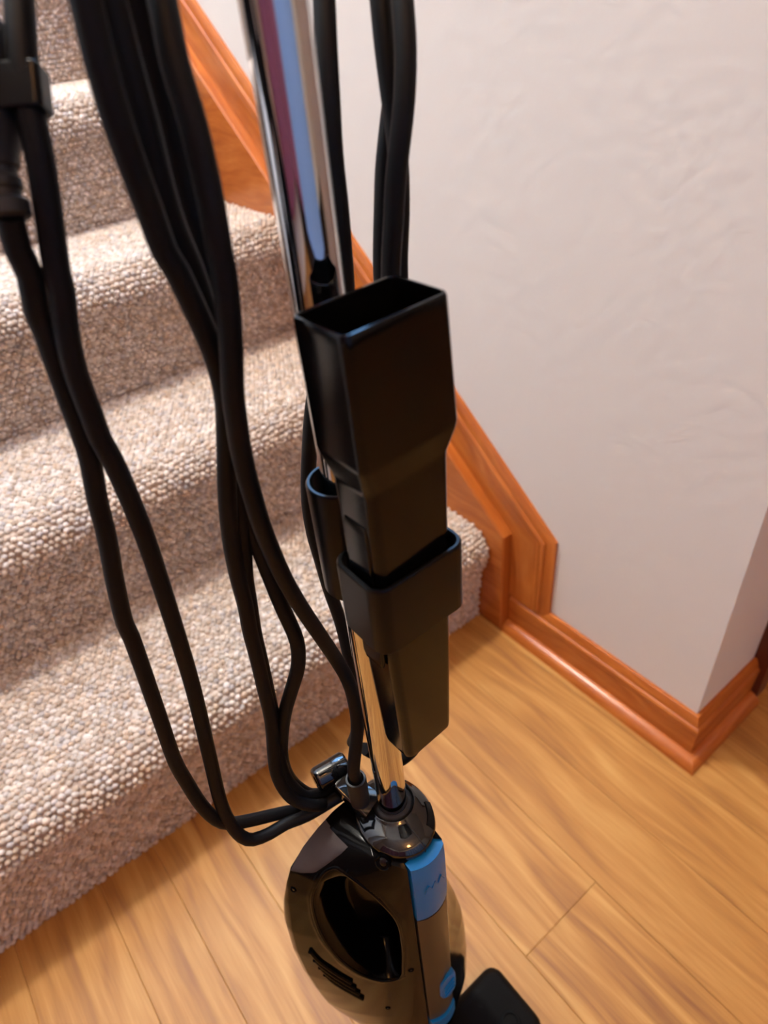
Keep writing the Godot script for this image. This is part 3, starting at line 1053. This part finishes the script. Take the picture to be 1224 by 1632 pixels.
func cord_paths() -> Array:
	return [
		[Vector3(-0.0475, 0.3526, -0.0074), Vector3(-0.0483, 0.3439, -0.0090), Vector3(-0.0478, 0.3363, -0.0099), Vector3(-0.0495, 0.3260, -0.0122), Vector3(-0.0493, 0.3195, -0.0129), Vector3(-0.0496, 0.3126, -0.0139), Vector3(-0.0500, 0.2971, -0.0159), Vector3(-0.0503, 0.2848, -0.0174), Vector3(-0.0510, 0.2715, -0.0189), Vector3(-0.0537, 0.2534, -0.0218), Vector3(-0.0559, 0.2335, -0.0243), Vector3(-0.0594, 0.2116, -0.0271), Vector3(-0.0625, 0.1879, -0.0293), Vector3(-0.0625, 0.1785, -0.0295), Vector3(-0.0643, 0.1511, -0.0302), Vector3(-0.0665, 0.1209, -0.0304), Vector3(-0.0690, 0.0885, -0.0297), Vector3(-0.0687, 0.0703, -0.0281), Vector3(-0.0674, 0.0479, -0.0254), Vector3(-0.0642, 0.0322, -0.0225), Vector3(-0.0586, 0.0229, -0.0204), Vector3(-0.0474, 0.0137, -0.0193), Vector3(-0.0266, -0.0005, -0.0175), Vector3(-0.0088, -0.0134, -0.0141), Vector3(0.0005, -0.0158, -0.0150), Vector3(0.0120, -0.0168, -0.0150), Vector3(0.0210, -0.0168, -0.0210)],
		[Vector3(0.0061, 0.5882, 0.0195), Vector3(0.0061, 0.5870, 0.0285), Vector3(0.0061, 0.5832, 0.0350), Vector3(0.0041, 0.5113, 0.0440), Vector3(0.0016, 0.4456, -0.0530), Vector3(-0.0180, 0.4079, -0.0265), Vector3(-0.0237, 0.3968, -0.0187), Vector3(-0.0293, 0.3844, -0.0129), Vector3(-0.0325, 0.3746, -0.0095), Vector3(-0.0353, 0.3624, -0.0067), Vector3(-0.0391, 0.3471, -0.0057), Vector3(-0.0413, 0.3371, -0.0061), Vector3(-0.0420, 0.3313, -0.0062), Vector3(-0.0447, 0.3193, -0.0077), Vector3(-0.0463, 0.3060, -0.0091), Vector3(-0.0465, 0.2909, -0.0103), Vector3(-0.0466, 0.2809, -0.0112), Vector3(-0.0455, 0.2723, -0.0116), Vector3(-0.0446, 0.2533, -0.0132), Vector3(-0.0443, 0.2322, -0.0151), Vector3(-0.0449, 0.2087, -0.0174), Vector3(-0.0458, 0.1831, -0.0196), Vector3(-0.0477, 0.1444, -0.0220), Vector3(-0.0504, 0.1128, -0.0232), Vector3(-0.0540, 0.0798, -0.0234), Vector3(-0.0581, 0.0448, -0.0218), Vector3(-0.0585, 0.0252, -0.0188), Vector3(-0.0563, 0.0122, -0.0153), Vector3(-0.0516, 0.0059, -0.0128), Vector3(-0.0416, 0.0018, -0.0117), Vector3(-0.0312, -0.0001, -0.0114), Vector3(-0.0176, -0.0030, -0.0087), Vector3(0.0005, -0.0018, -0.0055), Vector3(0.0120, -0.0028, -0.0055), Vector3(0.0210, -0.0028, -0.0115)],
		[Vector3(-0.0017, 0.5882, 0.0195), Vector3(-0.0017, 0.5870, 0.0285), Vector3(-0.0017, 0.5832, 0.0350), Vector3(-0.0051, 0.5148, 0.0440), Vector3(-0.0093, 0.4535, 0.0053), Vector3(-0.0177, 0.4051, 0.0145), Vector3(-0.0194, 0.3954, 0.0163), Vector3(-0.0205, 0.3837, 0.0172), Vector3(-0.0204, 0.3706, 0.0172), Vector3(-0.0185, 0.3524, 0.0161), Vector3(-0.0169, 0.3399, 0.0147), Vector3(-0.0149, 0.3339, 0.0143), Vector3(-0.0119, 0.3206, 0.0129), Vector3(-0.0093, 0.3073, 0.0113), Vector3(-0.0081, 0.2964, 0.0095), Vector3(-0.0079, 0.2862, 0.0073), Vector3(-0.0095, 0.2678, 0.0023), Vector3(-0.0109, 0.2549, -0.0013), Vector3(-0.0123, 0.2411, -0.0048), Vector3(-0.0135, 0.2262, -0.0081), Vector3(-0.0143, 0.2101, -0.0110), Vector3(-0.0146, 0.1928, -0.0134), Vector3(-0.0145, 0.1743, -0.0153), Vector3(-0.0154, 0.1549, -0.0172), Vector3(-0.0157, 0.1343, -0.0183), Vector3(-0.0166, 0.1129, -0.0189), Vector3(-0.0177, 0.0907, -0.0188), Vector3(-0.0195, 0.0757, -0.0188), Vector3(-0.0225, 0.0581, -0.0188), Vector3(-0.0248, 0.0424, -0.0178), Vector3(-0.0246, 0.0276, -0.0149), Vector3(-0.0210, 0.0156, -0.0106), Vector3(-0.0121, 0.0061, -0.0055), Vector3(0.0005, -0.0095, -0.0102), Vector3(0.0120, -0.0105, -0.0102), Vector3(0.0210, -0.0105, -0.0162)],
		[Vector3(0.0061, 0.5960, 0.0195), Vector3(0.0061, 0.5948, 0.0285), Vector3(0.0061, 0.5910, 0.0350), Vector3(0.0016, 0.5194, 0.0440), Vector3(-0.0039, 0.4542, -0.0007), Vector3(-0.0097, 0.4051, 0.0070), Vector3(-0.0109, 0.3949, 0.0086), Vector3(-0.0113, 0.3824, 0.0096), Vector3(-0.0110, 0.3685, 0.0096), Vector3(-0.0108, 0.3538, 0.0086), Vector3(-0.0098, 0.3428, 0.0077), Vector3(-0.0075, 0.3302, 0.0070), Vector3(-0.0061, 0.3168, 0.0055), Vector3(-0.0056, 0.3070, 0.0041), Vector3(-0.0049, 0.2940, 0.0023), Vector3(-0.0046, 0.2821, 0.0005), Vector3(-0.0052, 0.2654, -0.0026), Vector3(-0.0057, 0.2503, -0.0052), Vector3(-0.0066, 0.2363, -0.0078), Vector3(-0.0077, 0.2214, -0.0103), Vector3(-0.0091, 0.2056, -0.0130), Vector3(-0.0108, 0.1887, -0.0157), Vector3(-0.0118, 0.1705, -0.0176), Vector3(-0.0130, 0.1513, -0.0193), Vector3(-0.0136, 0.1308, -0.0202), Vector3(-0.0147, 0.1063, -0.0207), Vector3(-0.0163, 0.0800, -0.0205), Vector3(-0.0181, 0.0639, -0.0205), Vector3(-0.0199, 0.0475, -0.0199), Vector3(-0.0205, 0.0328, -0.0183), Vector3(-0.0186, 0.0202, -0.0156), Vector3(-0.0133, 0.0088, -0.0119), Vector3(0.0005, -0.0020, -0.0135), Vector3(0.0120, -0.0030, -0.0135), Vector3(0.0210, -0.0030, -0.0195)],
		[Vector3(-0.0017, 0.5960, 0.0195), Vector3(-0.0017, 0.5948, 0.0285), Vector3(-0.0017, 0.5910, 0.0350), Vector3(-0.0007, 0.5199, 0.0440), Vector3(0.0005, 0.4552, 0.0010), Vector3(0.0000, 0.4053, -0.0022), Vector3(-0.0001, 0.3943, -0.0029), Vector3(0.0008, 0.3806, -0.0031), Vector3(0.0011, 0.3654, -0.0036), Vector3(0.0011, 0.3496, -0.0043), Vector3(0.0017, 0.3378, -0.0043), Vector3(0.0021, 0.3250, -0.0045), Vector3(0.0017, 0.3114, -0.0051), Vector3(0.0009, 0.2970, -0.0059), Vector3(-0.0003, 0.2825, -0.0069), Vector3(-0.0020, 0.2670, -0.0082), Vector3(-0.0034, 0.2500, -0.0094), Vector3(-0.0042, 0.2315, -0.0100), Vector3(-0.0036, 0.2145, -0.0098), Vector3(-0.0027, 0.1991, -0.0094), Vector3(-0.0016, 0.1849, -0.0089), Vector3(-0.0002, 0.1681, -0.0082), Vector3(0.0019, 0.1490, -0.0072), Vector3(0.0019, 0.1375, -0.0072), Vector3(-0.0003, 0.1233, -0.0086), Vector3(-0.0047, 0.1074, -0.0121), Vector3(-0.0099, 0.0888, -0.0162), Vector3(-0.0138, 0.0709, -0.0190), Vector3(-0.0173, 0.0495, -0.0213), Vector3(-0.0182, 0.0313, -0.0217), Vector3(-0.0157, 0.0144, -0.0206), Vector3(-0.0086, -0.0032, -0.0187), Vector3(0.0005, -0.0095, -0.0179), Vector3(0.0120, -0.0105, -0.0179), Vector3(0.0210, -0.0105, -0.0239)],
		[Vector3(0.0061, 0.6038, 0.0195), Vector3(0.0061, 0.6026, 0.0285), Vector3(0.0061, 0.5988, 0.0350), Vector3(0.0099, 0.5193, 0.0440), Vector3(0.0146, 0.4444, -0.0289), Vector3(0.0047, 0.4048, 0.0001), Vector3(0.0020, 0.3938, 0.0082), Vector3(-0.0011, 0.3812, 0.0143), Vector3(-0.0022, 0.3677, 0.0193), Vector3(-0.0036, 0.3499, 0.0223), Vector3(-0.0046, 0.3382, 0.0227), Vector3(-0.0047, 0.3329, 0.0228), Vector3(-0.0057, 0.3210, 0.0219), Vector3(-0.0071, 0.3080, 0.0201), Vector3(-0.0087, 0.2934, 0.0174), Vector3(-0.0091, 0.2842, 0.0159), Vector3(-0.0094, 0.2731, 0.0141), Vector3(-0.0091, 0.2608, 0.0123), Vector3(-0.0082, 0.2472, 0.0105), Vector3(-0.0069, 0.2323, 0.0085), Vector3(-0.0046, 0.2156, 0.0066), Vector3(-0.0014, 0.1969, 0.0048), Vector3(0.0036, 0.1754, 0.0031), Vector3(0.0103, 0.1506, 0.0015), Vector3(0.0176, 0.1235, -0.0002), Vector3(0.0203, 0.1068, 0.0036), Vector3(0.0205, 0.0899, 0.0058), Vector3(0.0185, 0.0703, 0.0072), Vector3(0.0106, 0.0400, 0.0087), Vector3(0.0106, 0.0320, 0.0087), Vector3(0.0106, 0.0240, 0.0087)],
		[Vector3(0.0061, 0.5882, 0.0195), Vector3(0.0061, 0.5870, 0.0105), Vector3(0.0061, 0.5832, 0.0040), Vector3(0.0515, 0.5126, -0.0494), Vector3(0.0968, 0.4420, -0.0527), Vector3(0.0765, 0.4030, -0.0289), Vector3(0.0692, 0.3889, -0.0203), Vector3(0.0643, 0.3758, -0.0151), Vector3(0.0609, 0.3623, -0.0117), Vector3(0.0586, 0.3475, -0.0100), Vector3(0.0579, 0.3312, -0.0092), Vector3(0.0577, 0.3171, -0.0096), Vector3(0.0577, 0.3055, -0.0104), Vector3(0.0573, 0.2932, -0.0120), Vector3(0.0552, 0.2811, -0.0154), Vector3(0.0513, 0.2696, -0.0211), Vector3(0.0476, 0.2573, -0.0267), Vector3(0.0450, 0.2409, -0.0312), Vector3(0.0434, 0.2273, -0.0341), Vector3(0.0416, 0.2109, -0.0373), Vector3(0.0403, 0.1964, -0.0396), Vector3(0.0396, 0.1841, -0.0408), Vector3(0.0396, 0.1691, -0.0414), Vector3(0.0405, 0.1533, -0.0410), Vector3(0.0417, 0.1276, -0.0393), Vector3(0.0430, 0.0989, -0.0350), Vector3(0.0400, 0.0621, -0.0276), Vector3(0.0339, 0.0329, -0.0183), Vector3(0.0310, 0.0180, -0.0210), Vector3(0.0300, 0.0065, -0.0250)],
		[Vector3(-0.0017, 0.5882, 0.0195), Vector3(-0.0017, 0.5870, 0.0105), Vector3(-0.0017, 0.5832, 0.0040), Vector3(0.0562, 0.5115, -0.0432), Vector3(0.1142, 0.4397, -0.0404), Vector3(0.0958, 0.4010, -0.0146), Vector3(0.0890, 0.3868, -0.0052), Vector3(0.0842, 0.3740, 0.0008), Vector3(0.0796, 0.3609, 0.0043), Vector3(0.0758, 0.3497, 0.0055), Vector3(0.0725, 0.3377, 0.0058), Vector3(0.0704, 0.3259, 0.0059), Vector3(0.0683, 0.3109, 0.0052), Vector3(0.0675, 0.2968, 0.0048), Vector3(0.0683, 0.2759, 0.0045), Vector3(0.0704, 0.2393, 0.0033), Vector3(0.0715, 0.1957, 0.0008), Vector3(0.0721, 0.1532, -0.0008), Vector3(0.0713, 0.1049, -0.0014), Vector3(0.0692, 0.0629, -0.0002), Vector3(0.0651, 0.0246, 0.0021), Vector3(0.0599, 0.0028, 0.0027), Vector3(0.0510, -0.0160, -0.0060), Vector3(0.0440, -0.0130, -0.0130), Vector3(0.0360, -0.0028, -0.0200)],
		[Vector3(0.0061, 0.5960, 0.0195), Vector3(0.0061, 0.5948, 0.0105), Vector3(0.0061, 0.5910, 0.0040), Vector3(0.0588, 0.5176, -0.0473), Vector3(0.1115, 0.4442, -0.0485), Vector3(0.0964, 0.4018, -0.0267), Vector3(0.0911, 0.3870, -0.0191), Vector3(0.0876, 0.3735, -0.0139), Vector3(0.0857, 0.3611, -0.0101), Vector3(0.0845, 0.3490, -0.0072), Vector3(0.0833, 0.3362, -0.0054), Vector3(0.0819, 0.3236, -0.0047), Vector3(0.0798, 0.3055, -0.0050), Vector3(0.0794, 0.2906, -0.0049), Vector3(0.0800, 0.2686, -0.0048), Vector3(0.0812, 0.2307, -0.0055), Vector3(0.0821, 0.1856, -0.0068), Vector3(0.0824, 0.1418, -0.0077), Vector3(0.0816, 0.0918, -0.0077), Vector3(0.0792, 0.0475, -0.0070), Vector3(0.0749, 0.0124, -0.0065), Vector3(0.0696, -0.0118, -0.0073), Vector3(0.0590, -0.0230, -0.0130), Vector3(0.0500, -0.0200, -0.0200), Vector3(0.0380, -0.0105, -0.0260)],
		[Vector3(-0.0017, 0.5960, 0.0195), Vector3(-0.0017, 0.5948, 0.0105), Vector3(-0.0017, 0.5910, 0.0040), Vector3(0.0638, 0.5169, -0.0513), Vector3(0.1294, 0.4428, -0.0567), Vector3(0.1113, 0.4016, -0.0349), Vector3(0.1046, 0.3861, -0.0267), Vector3(0.0986, 0.3721, -0.0221), Vector3(0.0941, 0.3595, -0.0195), Vector3(0.0901, 0.3481, -0.0185), Vector3(0.0866, 0.3361, -0.0180), Vector3(0.0842, 0.3233, -0.0176), Vector3(0.0813, 0.3024, -0.0177), Vector3(0.0807, 0.2870, -0.0176), Vector3(0.0814, 0.2642, -0.0171), Vector3(0.0829, 0.2248, -0.0173), Vector3(0.0837, 0.1781, -0.0187), Vector3(0.0839, 0.1326, -0.0197), Vector3(0.0830, 0.0806, -0.0200), Vector3(0.0805, 0.0345, -0.0193), Vector3(0.0763, -0.0086, -0.0180), Vector3(0.0716, -0.0308, -0.0185), Vector3(0.0620, -0.0320, -0.0230), Vector3(0.0520, -0.0290, -0.0290), Vector3(0.0400, -0.0190, -0.0320)],
	]

func cords() -> void:
	var c := thing("power_cord", "long black power cord hanging in loops from hook to hook along the stick vacuum", "power cord", CORD_ROOT)
	for p in cord_paths():
		obj("cord_strand", sweep(spline(p, 0.006), 0.00372, 16).mesh(70.0), M.cord, c)
	# clip that holds two strands together, and the plug whose cord leaves downwards
	var along := Vector3(0.0073, 0.0179, -0.0093).normalized()
	var side := Vector3(0.7785, -0.0838, 0.6220).normalized()
	side = (side - along * side.dot(along)).normalized()
	var bs := Basis(side, along, side.cross(along))
	var k := Tris.new()
	k.loft([round_rect(-0.0112, 0, 0.0155, 0.0040, 0.0018, -0.0058), round_rect(-0.0112, 0, 0.0160, 0.0043, 0.002, -0.0051), round_rect(-0.0112, 0, 0.0160, 0.0043, 0.002, 0.0044), round_rect(-0.0112, 0, 0.0155, 0.0038, 0.0018, 0.0052)])
	obj("cord_clip", k.turned(Transform3D(bs, Vector3(-0.0309, 0.3790, -0.0113))).mesh(50.0), M.clip, c)
	var pd := Vector3(0.0042, 0.0179, -0.0083).normalized()
	var pl := lathe([Vector2(0.0042, -0.001), Vector2(0.0058, 0.0), Vector2(0.0060, 0.0035), Vector2(0.0046, 0.0045), Vector2(0.0046, 0.0060), Vector2(0.0054, 0.0068), Vector2(0.0055, 0.0090), Vector2(0.0048, 0.0098), Vector2(0.0050, 0.0115), Vector2(0.0060, 0.0122), Vector2(0.0064, 0.0150), Vector2(0.0088, 0.0190), Vector2(0.0112, 0.030), Vector2(0.0115, 0.044), Vector2(0.0105, 0.046)], 28)
	var plug := obj("plug", pl.turned(Transform3D(Basis(Quaternion(Vector3.UP, pd)), Vector3(-0.0473, 0.3523, -0.0089))).mesh(30.0), M.rubber, c)
	var px := pd.cross(side).normalized()
	for s in [-1, 1]:
		var bl := box(Vector3(-0.0008, 0.045, -0.003), Vector3(0.0008, 0.062, 0.003), 0.0004)
		obj("plug_blade", bl.turned(Transform3D(Basis(Quaternion(Vector3.UP, pd)), Vector3(-0.0473, 0.3523, -0.0089) + px * 0.006 * s)).mesh(), M.steel, plug)


func fittings() -> void:
	ceiling_light("round opal ceiling light above the carpeted stairs", Vector3(-0.42, 3.1, -0.90), rgb(250, 246, 238), 4.6)
	ceiling_light("round opal ceiling light in the room at the foot of the stairs", Vector3(-0.75, 3.1, 1.1), rgb(255, 176, 92), 1.1)

func ceiling_light(label: String, at: Vector3, col: Color, energy: float) -> void:
	var l := thing("ceiling_light", label, "lamp", at)
	l.set_meta("group", "opal ceiling lights")
	var sh := mat(rgb(255, 236, 205), 0.4)
	sh.emission_enabled = true
	sh.emission = rgb(255, 226, 190)
	sh.emission_energy_multiplier = 2.0
	obj("lamp_base", lathe([Vector2(0.16, -0.03), Vector2(0.165, -0.025), Vector2(0.165, 0.0)], 40).mesh(), M.frame, l)
	obj("lamp_shade", lathe([Vector2(0.02, -0.10), Vector2(0.08, -0.095), Vector2(0.12, -0.075), Vector2(0.148, -0.03)], 40).mesh(60.0), sh, l)
	var o := OmniLight3D.new()
	o.name = "ceiling_light_glow"
	o.light_color = col
	o.light_energy = energy
	o.light_size = 0.12
	o.omni_range = 9.0
	o.omni_attenuation = 2.0
	o.shadow_enabled = true
	o.position = at + Vector3(0, -0.13, 0)
	add_child(o, true)
